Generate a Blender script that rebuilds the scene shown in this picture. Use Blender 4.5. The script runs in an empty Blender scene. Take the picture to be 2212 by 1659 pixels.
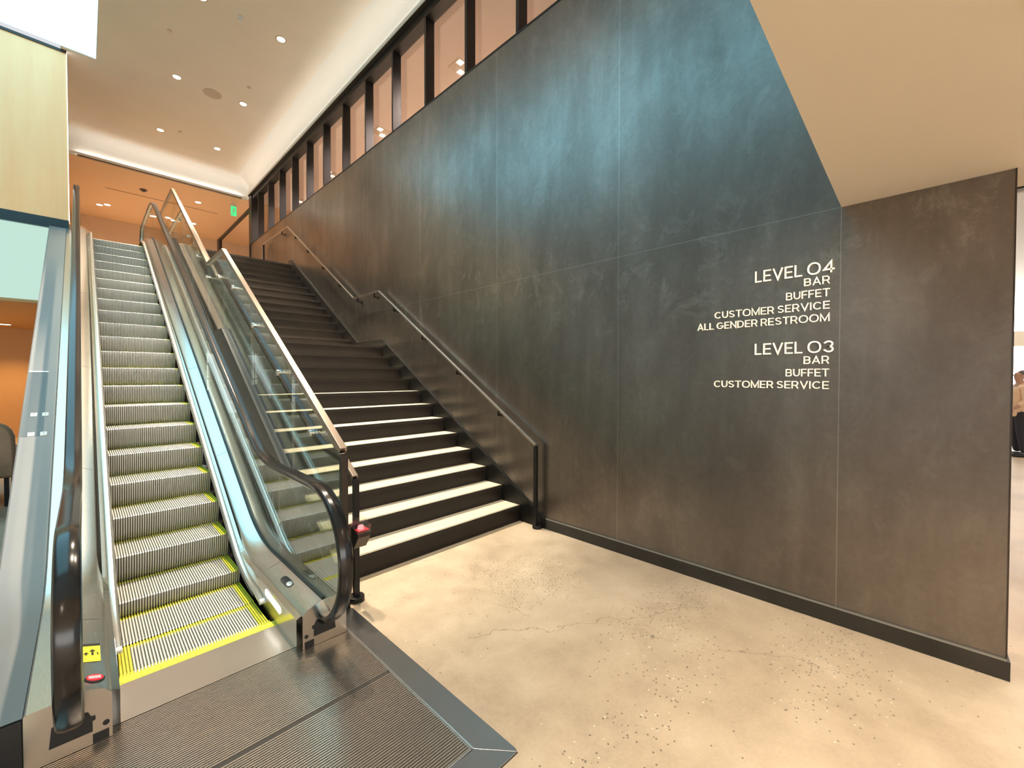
import bpy, bmesh, math, random
from mathutils import Vector, Matrix
random.seed(7)
PI = math.pi
SC = bpy.context.scene
COL = SC.collection

# ---------------------------------------------------------------- camera
cam_data = bpy.data.cameras.new('camera')
cam = bpy.data.objects.new('camera', cam_data); COL.objects.link(cam)
ya, pi_, ro = math.radians(45.8027), math.radians(-0.9484), math.radians(0.0645)
F = Vector((math.sin(ya)*math.cos(pi_), math.cos(ya)*math.cos(pi_), math.sin(pi_)))
R = Vector((math.cos(ya), -math.sin(ya), 0)); U = R.cross(F)
R2 = R*math.cos(ro) + U*math.sin(ro); U2 = -R*math.sin(ro) + U*math.cos(ro)
cam.matrix_world = Matrix(((R2.x, U2.x, -F.x, 0), (R2.y, U2.y, -F.y, 0), (R2.z, U2.z, -F.z, 1.6), (0, 0, 0, 1)))
cam_data.sensor_width = 36; cam_data.lens = 36*899.15/2212
cam_data.clip_start = 0.02; cam_data.clip_end = 200
SC.camera = cam

# ---------------------------------------------------------------- world, exposure
w = bpy.data.worlds.new('world'); SC.world = w; w.use_nodes = True
w.node_tree.nodes['Background'].inputs[0].default_value = (0.92, 0.95, 1.0, 1)
w.node_tree.nodes['Background'].inputs[1].default_value = 0.8
SC.view_settings.view_transform = 'Standard'
SC.view_settings.look = 'None'
SC.view_settings.exposure = 0.0
SC.view_settings.gamma = 1.0
SC.view_settings.use_curve_mapping = False
SC.cycles.use_denoising = True
SC.cycles.max_bounces = 10
SC.cycles.diffuse_bounces = 5
SC.cycles.glossy_bounces = 5
SC.cycles.transparent_max_bounces = 16
SC.cycles.transmission_bounces = 4
SC.cycles.sample_clamp_indirect = 4.0
SC.cycles.caustics_reflective = False
SC.cycles.caustics_refractive = False

# ---------------------------------------------------------------- light levels (tuned against the photograph)
SKY_E = (1.10, 2.5, 3.1, 1); SKY_S = 1.0
WARM = (1.0, 0.83, 0.63)
L_COFFER = 560.0      # W per downlight in the high ceiling
L_LOW = 42.0         # W per unseen downlight added in the low ceiling behind the camera
L_UPPER = 52.0       # W per downlight on the upper level
L_BACK = 380.0        # W per downlight behind the clerestory
WIN_S = 6.0
L_COVE = 3.2         # W per metre of uplight strip

# ---------------------------------------------------------------- materials
MATS = {}
def mat(name, col=(.5, .5, .5), rough=.5, metal=0., spec=.5, noise=0., nscale=8., emit=None, es=1., bump=0., stretch=(1, 1, 1), coat=0.):
    m = bpy.data.materials.new(name); m.use_nodes = True; MATS[name] = m
    nt = m.node_tree; b = nt.nodes['Principled BSDF']
    b.inputs['Base Color'].default_value = (*col, 1); b.inputs['Roughness'].default_value = rough
    b.inputs['Metallic'].default_value = metal; b.inputs['Specular IOR Level'].default_value = spec
    b.inputs['Coat Weight'].default_value = coat
    if emit:
        b.inputs['Emission Color'].default_value = (*emit[:3], 1); b.inputs['Emission Strength'].default_value = es
    if noise or bump:
        tc = nt.nodes.new('ShaderNodeTexCoord'); mp = nt.nodes.new('ShaderNodeMapping')
        mp.inputs['Scale'].default_value = stretch
        nz = nt.nodes.new('ShaderNodeTexNoise'); nz.inputs['Scale'].default_value = nscale; nz.inputs['Detail'].default_value = 5
        nt.links.new(tc.outputs['Object'], mp.inputs[0]); nt.links.new(mp.outputs[0], nz.inputs[0])
        if noise:
            cr = nt.nodes.new('ShaderNodeValToRGB')
            cr.color_ramp.elements[0].position = .3; cr.color_ramp.elements[1].position = .7
            cr.color_ramp.elements[0].color = (*[c*(1-noise) for c in col], 1)
            cr.color_ramp.elements[1].color = (*[min(1, c*(1+noise)) for c in col], 1)
            nt.links.new(nz.outputs[0], cr.inputs[0]); nt.links.new(cr.outputs[0], b.inputs['Base Color'])
        if bump:
            bp = nt.nodes.new('ShaderNodeBump'); bp.inputs['Strength'].default_value = bump; bp.inputs['Distance'].default_value = .01
            nt.links.new(nz.outputs[0], bp.inputs['Height']); nt.links.new(bp.outputs[0], b.inputs['Normal'])
    return m

class NB:   # tiny node helper
    def __init__(s, m): s.nt = m.node_tree; s.b = s.nt.nodes['Principled BSDF']
    def n(s, t, **k):
        x = s.nt.nodes.new(t)
        for a, v in k.items():
            if hasattr(x, a): setattr(x, a, v)
            else: x.inputs[a].default_value = v
        return x
    def l(s, a, b): s.nt.links.new(a, b)
    def math(s, op, a, b=None, c=None):
        x = s.nt.nodes.new('ShaderNodeMath'); x.operation = op
        for i, v in enumerate((a, b, c)):
            if v is None: continue
            if isinstance(v, (int, float)): x.inputs[i].default_value = v
            else: s.l(v, x.inputs[i])
        return x.outputs[0]
    def ramp(s, src, stops):
        x = s.nt.nodes.new('ShaderNodeValToRGB'); e = x.color_ramp.elements
        while len(e) < len(stops): e.new(.5)
        for i, (p_, c) in enumerate(stops):
            e[i].position = p_; e[i].color = (*c, 1) if len(c) == 3 else c
        s.l(src, x.inputs[0]); return x.outputs[0]
    def noise(s, vec, scale, detail=4, rough=.55, dist=0.):
        x = s.nt.nodes.new('ShaderNodeTexNoise'); x.inputs['Scale'].default_value = scale
        x.inputs['Detail'].default_value = detail; x.inputs['Roughness'].default_value = rough; x.inputs['Distortion'].default_value = dist
        s.l(vec, x.inputs[0]); return x.outputs[0]
    def mapv(s, vec, sc):
        x = s.nt.nodes.new('ShaderNodeMapping'); x.inputs['Scale'].default_value = sc; s.l(vec, x.inputs[0]); return x.outputs[0]
    def mix(s, f, a, b):
        x = s.nt.nodes.new('ShaderNodeMix'); x.data_type = 'RGBA'
        for i, v in ((0, f), (6, a), (7, b)):
            if isinstance(v, (int, float)): x.inputs[i].default_value = v
            elif isinstance(v, tuple): x.inputs[i].default_value = (*v, 1)
            else: s.l(v, x.inputs[i])
        return x.outputs[2]

def stone_wall():
    m = mat('wall_panels', rough=.4, metal=.95); h = NB(m)
    tc = h.n('ShaderNodeTexCoord'); v = tc.outputs['Object']
    sep = h.n('ShaderNodeSeparateXYZ'); h.l(v, sep.inputs[0])
    clouds = h.noise(h.mapv(v, (1, 1, .55)), 1.1, 7, .62, .3)
    streak = h.noise(h.mapv(v, (1, 2.6, .28)), 1.6, 6, .65, .4)
    fine = h.noise(v, 26, 5, .7)
    s = h.math('ADD', h.math('MULTIPLY', clouds, .62), h.math('ADD', h.math('MULTIPLY', streak, .24), h.math('MULTIPLY', fine, .14)))
    base = h.ramp(s, [(.34, (.134, .119, .108)), (.50, (.190, .172, .158)), (.66, (.278, .256, .238))])
    # chalky scuffs, densest along the horizontal seam
    sc = h.noise(h.mapv(v, (1, 1.3, .9)), 3.2, 8, .75, .8)
    near = h.math('MAXIMUM', h.math('SUBTRACT', 1.0, h.math('MULTIPLY', h.math('ABSOLUTE', h.math('SUBTRACT', sep.outputs[2], 2.55)), 1.5)), 0.0)
    scm = h.math('MULTIPLY', h.ramp(sc, [(.52, (0, 0, 0)), (.70, (1, 1, 1))]), h.math('ADD', h.math('MULTIPLY', near, .42), .16))
    base = h.mix(scm, base, (.40, .40, .36))
    # joints: vertical every 1.595 m, horizontal at 2.691 m
    fy = h.math('FRACT', h.math('ADD', h.math('DIVIDE', h.math('SUBTRACT', sep.outputs[1], .3596), 1.5953), 10.5))
    dy = h.math('MULTIPLY', h.math('ABSOLUTE', h.math('SUBTRACT', fy, .5)), 1.5953)
    dz = h.math('ABSOLUTE', h.math('SUBTRACT', sep.outputs[2], 2.6912))
    dm = h.math('MINIMUM', dy, dz)
    jm = h.math('LESS_THAN', dm, .0024)
    base = h.mix(h.math('MULTIPLY', jm, .55), base, (.42, .42, .40))
    h.l(base, h.b.inputs['Base Color'])
    h.l(h.ramp(s, [(.35, (.37,)*3), (.65, (.29,)*3)]), h.b.inputs['Roughness'])
    return m

def concrete():
    m = mat('floor_concrete', rough=.42); h = NB(m)
    tc = h.n('ShaderNodeTexCoord'); v = tc.outputs['Object']
    sep = h.n('ShaderNodeSeparateXYZ'); h.l(v, sep.inputs[0])
    big = h.noise(v, .9, 6, .6, .4); mid = h.noise(v, 4.5, 6, .65); fine = h.noise(v, 60, 3, .6)
    s = h.math('ADD', h.math('MULTIPLY', big, .55), h.math('ADD', h.math('MULTIPLY', mid, .33), h.math('MULTIPLY', fine, .12)))
    base = h.ramp(s, [(.36, (.37, .285, .205)), (.5, (.485, .385, .275)), (.64, (.60, .49, .365))])
    # exposed aggregate: clusters of small dark and pale pits
    vo = h.n('ShaderNodeTexVoronoi'); vo.inputs['Scale'].default_value = 58; h.l(v, vo.inputs[0])
    pit = h.math('LESS_THAN', vo.outputs['Distance'], .27)
    wn = h.n('ShaderNodeTexWhiteNoise'); h.l(vo.outputs['Position'], wn.inputs[0])
    def blob(cx, cy, rx, ry):
        a = h.math('DIVIDE', h.math('SUBTRACT', sep.outputs[0], cx), rx); b = h.math('DIVIDE', h.math('SUBTRACT', sep.outputs[1], cy), ry)
        d = h.math('ADD', h.math('MULTIPLY', a, a), h.math('MULTIPLY', b, b))
        return h.math('MAXIMUM', h.math('SUBTRACT', 1.0, d), 0.0)
    cl = blob(2.45, 2.2, .55, .45)
    for q in ((2.75, 1.2, .9, .3), (1.25, .95, .35, .2), (2.9, .35, .7, .35), (2.35, 2.55, .3, .25), (2.0, .9, .8, .2)):
        cl = h.math('MAXIMUM', cl, h.math('MULTIPLY', blob(*q), .6))
    dens = h.math('ADD', h.math('MULTIPLY', cl, .62), .014)
    pm = h.math('MULTIPLY', pit, h.math('LESS_THAN', wn.outputs['Value'], dens))
    pc = h.mix(h.math('GREATER_THAN', wn.outputs['Color'], .62), (.12, .095, .07), (.72, .66, .52))
    base = h.mix(h.math('MULTIPLY', pm, .9), base, pc)
    # hairline cracks
    wob = h.math('MULTIPLY', h.math('SUBTRACT', h.noise(v, 3.0, 6, .6), .5), .38)
    def crack(x0, y0, x1, y1, wd):
        L = math.hypot(x1-x0, y1-y0); ux, uy = (x1-x0)/L, (y1-y0)/L
        dx = h.math('SUBTRACT', sep.outputs[0], x0); dy = h.math('SUBTRACT', sep.outputs[1], y0)
        t = h.math('ADD', h.math('MULTIPLY', dx, ux), h.math('MULTIPLY', dy, uy))
        n = h.math('ADD', h.math('SUBTRACT', h.math('MULTIPLY', dx, uy), h.math('MULTIPLY', dy, ux)), wob)
        on = h.math('MULTIPLY', h.math('GREATER_THAN', t, 0), h.math('LESS_THAN', t, L))
        return h.math('MULTIPLY', on, h.math('LESS_THAN', h.math('ABSOLUTE', n), wd))
    ck = h.math('MAXIMUM', crack(1.62, 1.95, 2.95, 1.05, .0028), crack(2.0, 2.15, 2.12, 1.85, .0022))
    ck = h.math('MAXIMUM', ck, crack(2.4, 1.3, 2.9, .2, .0018))
    base = h.mix(h.math('MULTIPLY', ck, .6), base, (.13, .10, .075))
    h.l(base, h.b.inputs['Base Color'])
    h.l(h.ramp(mid, [(.3, (.34,)*3), (.7, (.55,)*3)]), h.b.inputs['Roughness'])
    return m

def glass_mat(name, tint=(.93, .97, .95), ior=1.5, rough=.0, base_mix=.04):
    m = bpy.data.materials.new(name); m.use_nodes = True; MATS[name] = m
    nt = m.node_tree; nt.nodes.remove(nt.nodes['Principled BSDF']); out = nt.nodes['Material Output']
    t = nt.nodes.new('ShaderNodeBsdfTransparent'); t.inputs[0].default_value = (*tint, 1)
    g = nt.nodes.new('ShaderNodeBsdfGlossy'); g.inputs['Roughness'].default_value = rough; g.inputs[0].default_value = (1, 1, 1, 1)
    f = nt.nodes.new('ShaderNodeFresnel'); ge = nt.nodes.new('ShaderNodeNewGeometry')
    im = nt.nodes.new('ShaderNodeMapRange'); im.inputs[3].default_value = ior; im.inputs[4].default_value = 1/ior
    nt.links.new(ge.outputs['Backfacing'], im.inputs[0]); nt.links.new(im.outputs[0], f.inputs[0])
    a = nt.nodes.new('ShaderNodeMath'); a.operation = 'ADD'; a.inputs[1].default_value = base_mix; a.use_clamp = True
    mx = nt.nodes.new('ShaderNodeMixShader')
    nt.links.new(f.outputs[0], a.inputs[0]); nt.links.new(a.outputs[0], mx.inputs[0])
    nt.links.new(t.outputs[0], mx.inputs[1]); nt.links.new(g.outputs[0], mx.inputs[2]); nt.links.new(mx.outputs[0], out.inputs[0])
    return m

def brushed(name, col, rough, stretch, var=.10, metal=1.):
    m = mat(name, col, rough, metal); h = NB(m)
    tc = h.n('ShaderNodeTexCoord')
    n1 = h.noise(h.mapv(tc.outputs['Object'], stretch), 40, 3, .5)
    h.l(h.ramp(n1, [(.3, (rough-var*.2,)*3), (.7, (rough+var*.35,)*3)]), h.b.inputs['Roughness'])
    h.l(h.ramp(n1, [(.3, tuple(c*.95 for c in col)), (.7, col)]), h.b.inputs['Base Color'])
    return m

M_WALL = stone_wall(); M_FLOOR = concrete()
M_GLASS = glass_mat('balustrade_glass', (.90, .95, .92), 1.52, 0, .09)
M_GLASS2 = glass_mat('clerestory_glass', (.97, .95, .93), 1.5, 0, .03)
M_STEEL = brushed('stainless_brushed', (.70, .67, .62), .24, (14, .5, 14))
M_SKIRT = brushed('stainless_skirt', (.58, .55, .49), .20, (2, .4, 20))
M_PLATE = mat('plate_steel', (.58, .52, .47), .30, .95, noise=.06, nscale=2.5)
M_TRIM = mat('trim_steel', (.38, .385, .39), .24, .9, noise=.04, nscale=3)
M_STRIP = mat('strip_aluminium', (.88, .88, .84), .25, .9)
M_RIB = mat('step_aluminium', (.74, .72, .66), .42, .55)
M_GROOVE = mat('step_groove', (.16, .15, .12), .6, .3)
M_YEL = mat('demarcation_yellow', (.78, .74, .06), .45)
M_YELD = mat('demarcation_yellow_groove', (.33, .30, .03), .6)
M_RUB = mat('handrail_rubber', (.012, .011, .011), .17, 0, .5)
M_BLACK = mat('black_plastic', (.01, .01, .01), .5)
M_GASK = mat('rubber_gasket', (.03, .035, .035), .4)
M_PLATEGROOVE = mat('plate_groove', (.05, .042, .035), .6, .2)
M_RISER = mat('riser_dark', (.013, .010, .008), .45, 0, .3, noise=.25, nscale=3)
M_TREAD = mat('tread_cream', (.66, .57, .43), .5, 0, .4, noise=.07, nscale=14)
M_NOSE = mat('nosing_strip', (.022, .019, .017), .5, 0, .25)
M_STRG = mat('stringer_black', (.006, .0055, .005), .42, 0, .3)
M_DARKM = mat('dark_bronze_metal', (.055, .045, .04), .28, .7)
M_RAIL = mat('rail_satin_metal', (.30, .25, .21), .30, 1.0)
M_BLKM = mat('black_powdercoat', (.008, .0075, .0075), .45, 0, .3)
M_BASEB = mat('baseboard_black', (.020, .018, .016), .35, 0, .5, noise=.3, nscale=5)
M_BASET = mat('baseboard_edge', (.30, .30, .28), .35, .6)
M_PAINT = mat('coffer_paint', (.84, .77, .68), .7, noise=.03, nscale=1.2)
M_PAINTW = mat('white_paint', (.82, .80, .76), .6)
M_LOWC = mat('low_ceiling_paint', (.94, .84, .70), .65)
M_UPC = mat('upper_ceiling_paint', (.80, .58, .39), .7)
M_UPW = mat('upper_wall_paint', (.58, .47, .37), .7, noise=.05, nscale=2)
M_PINK = mat('back_room_paint', (.88, .76, .70), .7)
M_ORANGE = mat('hall_wall_paint', (.62, .40, .19), .6)
M_BEAM = mat('slab_edge_dark', (.012, .028, .035), .22, 0, .6)
M_CLAD = mat('cladding_grey', (.25, .24, .235), .5, .2, noise=.03, nscale=2)
M_CLADD = mat('cladding_grey_patch', (.14, .137, .133), .42, .5)
M_LETTER = mat('letter_cream', (.95, .84, .66), .35, 0, .5)
M_SKY = mat('skylight_glazing', (.02, .02, .02), .5, 0, 0, emit=SKY_E, es=SKY_S)
M_WIN = mat('window_glazing', (.9, .9, .9), .3, emit=(1., 1., .97), es=WIN_S)
M_WINS = mat('side_window_glazing', (.9, .9, .9), .3, emit=(1., 1., .97), es=.55)
M_WINC = mat('window_cyan_glazing', (.02, .02, .02), .5, 0, .1, emit=(.54, .78, .67), es=1.0)
M_LENS = mat('lamp_lens', (1, .95, .85), .3, emit=(1., .88, .66), es=9.)
M_LENSW = mat('lamp_lens_white', (1, 1, 1), .3, emit=(1., 1., .95), es=2.5)
M_RING = mat('lamp_ring', (.55, .45, .36), .5)
M_RED = mat('red_lens', (.55, .02, .03), .25, emit=(1, .08, .1), es=.35)
M_REDL = mat('red_lens_lit', (.9, .3, .3), .3, emit=(1, .36, .40), es=.9)
M_GREEN = mat('exit_green', (.05, .6, .25), .4, emit=(.03, .85, .25), es=.9)
M_WHITE = mat('white_plastic', (.82, .82, .80), .4)
M_BROWN = mat('brown_leather', (.32, .20, .12), .5, noise=.15, nscale=6)
M_SLAB = mat('upper_floor_concrete', (.52, .44, .34), .5, noise=.06, nscale=2)
M_GREYC = mat('grey_laminate', (.35, .34, .32), .5)
M_FLUTE = mat('fluted_glass_panel', (.56, .46, .29), .38, 0, .5, emit=(.24, .11, .02), es=1.)  # emission put in to brighten the panel

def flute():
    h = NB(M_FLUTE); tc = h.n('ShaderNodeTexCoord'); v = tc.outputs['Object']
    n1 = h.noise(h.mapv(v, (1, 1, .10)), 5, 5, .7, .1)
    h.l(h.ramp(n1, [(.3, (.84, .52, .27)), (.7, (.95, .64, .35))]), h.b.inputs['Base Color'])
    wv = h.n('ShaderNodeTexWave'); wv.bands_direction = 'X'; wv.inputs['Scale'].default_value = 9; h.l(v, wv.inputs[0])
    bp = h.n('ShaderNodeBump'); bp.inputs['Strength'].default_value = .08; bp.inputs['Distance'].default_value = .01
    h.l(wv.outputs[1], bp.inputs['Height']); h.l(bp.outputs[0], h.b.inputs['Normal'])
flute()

# ---------------------------------------------------------------- mesh helpers
class MB:
    def __init__(s): s.v = []; s.f = []; s.m = []
    def add(s, vs, fs, mi=0):
        o = len(s.v); s.v += [tuple(q) for q in vs]
        for f in fs: s.f.append([i+o for i in f]); s.m.append(mi)
    def box(s, x0, x1, y0, y1, z0, z1, mi=0):
        vs = [(x, y, z) for z in (z0, z1) for y in (y0, y1) for x in (x0, x1)]
        s.add(vs, [(0, 2, 3, 1), (4, 5, 7, 6), (0, 1, 5, 4), (2, 6, 7, 3), (0, 4, 6, 2), (1, 3, 7, 5)], mi)
    def prism(s, pts, axis, a, b, mi=0):   # polygon pts in the two other axes, extruded along axis
        n = len(pts)
        def P(u, v_, t):
            return {'x': (t, u, v_), 'y': (u, t, v_), 'z': (u, v_, t)}[axis]
        vs = [P(u, v_, a) for u, v_ in pts] + [P(u, v_, b) for u, v_ in pts]
        fs = [list(range(n))[::-1], list(range(n, 2*n))] + [(i, (i+1) % n, n+(i+1) % n, n+i) for i in range(n)]
        s.add(vs, fs, mi)
    def sweep_yz(s, path, sec, x0, closed_sec=True, mi=0, caps=True):
        # path of (y,z); section of (dx, dn) where n is the left normal of the path direction
        n = len(path); k = len(sec); vs = []
        for i, (y, z) in enumerate(path):
            a = path[max(i-1, 0)]; b = path[min(i+1, n-1)]
            ty, tz = b[0]-a[0], b[1]-a[1]; L = math.hypot(ty, tz) or 1; ty /= L; tz /= L
            ny, nz = -tz, ty
            for dx, dn in sec: vs.append((x0+dx, y+ny*dn, z+nz*dn))
        fs = []
        for i in range(n-1):
            for j in range(k if closed_sec else k-1):
                j2 = (j+1) % k
                fs.append((i*k+j, i*k+j2, (i+1)*k+j2, (i+1)*k+j))
        if caps and closed_sec: fs += [list(range(k))[::-1], list(range((n-1)*k, n*k))]
        s.add(vs, fs, mi)
    def loft(s, rows, mi=0):            # rows of equal length lists of xyz
        k = len(rows[0]); vs = [q for r in rows for q in r]
        s.add(vs, [(i*k+j, i*k+j+1, (i+1)*k+j+1, (i+1)*k+j) for i in range(len(rows)-1) for j in range(k-1)], mi)
    def bar(s, path, w_, h_, mi=0):     # square bar through 3D points lying in a plane x = const, vertical size h_
        pass
    def cyl(s, c, axis, r, L, n=24, mi=0, r2=None):
        r2 = r if r2 is None else r2
        ring = [(math.cos(2*PI*i/n), math.sin(2*PI*i/n)) for i in range(n)]
        def P(u, v_, t):
            q = {'x': (t, u, v_), 'y': (u, t, v_), 'z': (u, v_, t)}[axis]
            return (c[0]+q[0], c[1]+q[1], c[2]+q[2])
        vs = [P(u*r, v_*r, 0) for u, v_ in ring] + [P(u*r2, v_*r2, L) for u, v_ in ring]
        s.add(vs, [list(range(n))[::-1], list(range(n, 2*n))] + [(i, (i+1) % n, n+(i+1) % n, n+i) for i in range(n)], mi)
    def build(s, name, mats, parent=None, bevel=0., smooth=False):
        me = bpy.data.meshes.new(name); me.from_pydata(s.v, [], s.f)
        for m in (mats if isinstance(mats, (list, tuple)) else [mats]): me.materials.append(m)
        me.polygons.foreach_set('material_index', s.m)
        bm = bmesh.new(); bm.from_mesh(me); bmesh.ops.recalc_face_normals(bm, faces=bm.faces); bm.to_mesh(me); bm.free()
        if smooth:
            me.polygons.foreach_set('use_smooth', [True]*len(me.polygons)); me.set_sharp_from_angle(angle=math.radians(40))
        me.update()
        o = bpy.data.objects.new(name, me); COL.objects.link(o)
        if parent: o.parent = parent; o.matrix_parent_inverse = parent.matrix_world.inverted()
        if bevel:
            b = o.modifiers.new('bevel', 'BEVEL'); b.width = bevel; b.segments = 2; b.limit_method = 'ANGLE'
        return o

def thing(name, label, cat, loc=(0, 0, 0), group=None):
    o = bpy.data.objects.new(name, None); COL.objects.link(o); o.location = loc
    o.matrix_world = Matrix.Translation(loc); o.empty_display_size = .1
    o['label'] = label; o['category'] = cat
    if group: o['group'] = group
    return o
def tag(o, label, cat, group=None):
    o['label'] = label; o['category'] = cat
    if group: o['group'] = group
    return o
def struct(o, label=None):
    o['kind'] = 'structure'
    if label: o['label'] = label
    return o
def sbox(name, m, *a, label=None):
    mb = MB()
    for q in a: mb.box(*q)
    return struct(mb.build(name, m), label)
def pbox(name, m, par, *a, bevel=0.):
    mb = MB()
    for q in a: mb.box(*q)
    return mb.build(name, m, par, bevel=bevel)
def area(name, loc, rot, sx, sy, power, col, parent=None):
    d = bpy.data.lights.new(name, 'AREA'); d.shape = 'RECTANGLE'; d.size = sx; d.size_y = sy; d.energy = power; d.color = col
    o = bpy.data.objects.new(name, d); COL.objects.link(o); o.location = loc; o.rotation_euler = rot
    if parent: o.parent = parent
    return o

# knee path: flat z0, 30 degree incline starting (sharp corner) at y1, flat again RISE higher
RISE = 4.195; TAN = math.tan(PI/6)
def kz(y, z0, y1, Rr=1.2, rise=RISE):
    T = Rr*math.tan(PI/12); y2 = y1 + rise/TAN
    if y <= y1-T: return z0
    if y <= y1+T*math.cos(PI/6): return z0 + Rr - math.sqrt(Rr*Rr-(y-(y1-T))**2)
    if y <= y2-T*math.cos(PI/6): return z0 + (y-y1)*TAN
    if y <= y2+T: return z0 + rise - Rr + math.sqrt(Rr*Rr-(y-(y2+T))**2)
    return z0 + rise
def kpath(z0, y1, ya_, yb_, Rr=1.2):
    T = Rr*math.tan(PI/12); y2 = y1+RISE/TAN
    ys = {ya_, yb_}
    for a, b in ((y1-T, y1+T*math.cos(PI/6)), (y2-T*math.cos(PI/6), y2+T)):
        for i in range(13): ys.add(a+(b-a)*i/12)
    return [(y, kz(y, z0, y1, Rr)) for y in sorted(ys) if ya_ <= y <= yb_]

# ================================================================= SETTING
WX = 3.395
PX0, PX1, PY0, PY1 = -.19, 1.275, 1.20, 13.6      # escalator well in the floor
mb = MB()
for q in ((-9, 26, -12, PY0), (-9, -.75, PY0, 22), (PX1, 26, PY0, 22), (-.75, PX0, PY0, 2.3), (PX0, PX1, 13.6, 22), (-.75, PX0, 3.9, 22)):
    mb.box(q[0], q[1], q[2], q[3], -.3, -.003)
struct(mb.build('floor', M_FLOOR), 'beige concrete floor with hairline cracks')
sbox('floor', M_BLACK, (-.76, PX1+.01, PY0, 13.6, -.9, -.8))    # bottom of the escalator pit

sbox('wall_right', M_WALL, (WX, 3.76, -.356, 13.84, -.1, 5.40), label='tall dark grey stone panel wall beside the stairs')
mb = MB(); mb.box(WX-.016, WX, -.358, 2.79, 0, .100, 0); mb.box(WX-.016, WX, -.358, 2.79, .100, .109, 1)
mb.box(WX-.016, 3.776, -.372, -.358, 0, .100, 0)
struct(mb.build('baseboard_right', [M_BASEB, M_BASET]))
# thin steel edge on the free end of the panel wall
sbox('trim_1', M_DARKM, (WX-.004, WX+.02, -.362, -.356, .11, 2.69))

# ---- clerestory strip above the wall
cl = bpy.data.objects.new('window_2', None); COL.objects.link(cl); struct(cl, 'strip window of tall panes with black mullions above the grey panel wall')
GX = 3.515
pbox('window_frame', M_BLKM, cl, (WX-.004, GX+.03, .36, 13.84, 6.65, 6.77), (WX-.003, GX+.03, .36, 13.6, 5.40, 5.425))
fy = [13.05-.893*i for i in range(15)]
for y in fy[1:] + [fy[0]]:
    if y > .4: pbox('mullion', M_BLKM, cl, (WX, GX+.02, y-.022, y+.022, 5.425, 6.65))
pbox('mullion', M_BLKM, cl, (WX-.03, GX+.03, 13.58, 13.84, 5.40, 6.85))
ed = [13.60]+fy
for a, b in zip(ed[:-1], ed[1:]):
    if a > .5: pbox('pane', M_GLASS2, cl, (GX, GX+.008, max(b, .37)+.02, a-.02, 5.42, 6.66))
# fascia and cove above it, and across the far end of the coffer
def cove(axis, pos, a, b, sgn, name):
    prof = [(0, 6.77), (0, 7.0)] + [(.30*(1-math.cos(t)), 7.0+.30*math.sin(t)) for t in [i*PI/16 for i in range(1, 9)]] + [(.30, 7.45), (-.25, 7.45), (-.25, 6.77)]
    prof = [(pos - sgn*u, v_) for u, v_ in prof]
    m = MB(); m.prism(prof, axis, a, b); return struct(m.build(name, M_PAINTW, smooth=True))
cove('y', WX, .36, 14.13, 1, 'trim_2')
cove('x', 14.12, -.25, WX+.3, 1, 'trim_3')
# high ceiling with the skylight opening
sbox('ceiling', M_PAINT, (.213, WX, .30, 14.12, 7.30, 7.45), (-.22, .213, 10.64, 14.12, 7.30, 7.45), label='high beige coffer ceiling with downlights')
sbox('window_1', M_SKY, (-3.4, .213, .9, 10.64, 7.31, 7.40), label='pale cyan skylight glazing in the high ceiling')
sbox('ceiling', M_PAINTW, (-6, -3.4, .3, 10.64, 7.30, 7.45), (-3.4, .213, .3, .9, 7.30, 7.45))
# low ceiling over the viewer
sbox('ceiling', M_LOWC, (-8, 3.76, -9, .36, 2.691, 2.86), label='low warm white ceiling over the lobby floor')
sbox('wall_front', M_PAINTW, (-8, WX, .20, .35, 2.86, 7.45))
# upper-level construction on the left: coffer side, fluted panel, slab edge
sbox('wall_left', M_PAINTW, (-.30, -.213, 10.86, 14.12, 6.75, 7.30))
sbox('wall_left', M_UPW, (-.32, -.235, 10.86, 19.2, 4.195, 6.75))
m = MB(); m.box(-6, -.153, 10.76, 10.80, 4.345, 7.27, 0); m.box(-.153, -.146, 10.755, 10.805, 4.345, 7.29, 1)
struct(m.build('window_3', [M_FLUTE, M_LENSW]), 'tall tan fluted glass panel above the dark slab edge')  # panel glow and white edge glow are added; the glass is no lamp
sbox('trim_4', M_DARKM, (-6, -.15, 10.74, 10.82, 7.255, 7.30))
sbox('trim_5', M_BEAM, (-6, -.155, 10.74, 11.2, 4.17, 4.345), label='dark slab edge below the fluted glass panel')
sbox('window_4', M_WINC, (-6, -.385, 10.80, 10.84, 2.91, 4.17), label='pale green daylight pane below the dark slab edge')
# hall behind it
sbox('wall_back', M_ORANGE, (-8, 1.0, 17.0, 17.2, 0, 2.95))
sbox('ceiling', M_ORANGE, (-8, -.4, 10.85, 17.0, 2.86, 2.95))
# upper level: floor slab, ceiling, far wall
sbox('floor', M_SLAB, (1.0, 3.40, 10.70, 19.2, 3.98, 4.193), (-.32, 1.0, 13.4, 19.2, 3.98, 4.193), (3.40, 10, 4, 19.2, 3.98, 4.193), label='upper level floor slab')
sbox('ceiling', M_UPC, (-.32, 10, 14.125, 19.2, 6.75, 6.90), label='warm ceiling of the upper level beyond the stairs')
sbox('wall_far', M_UPW, (-.32, 10, 19.0, 19.2, 4.19, 6.76), label='tan far wall of the upper level')
sbox('ceiling', M_PINK, (3.66, 10, .2, 14.125, 6.79, 6.90))
sbox('wall_side', M_PINK, (9.9, 10, .2, 19.2, 4.19, 6.80), (3.66, 10, .1, .2, 4.19, 6.80))
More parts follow.
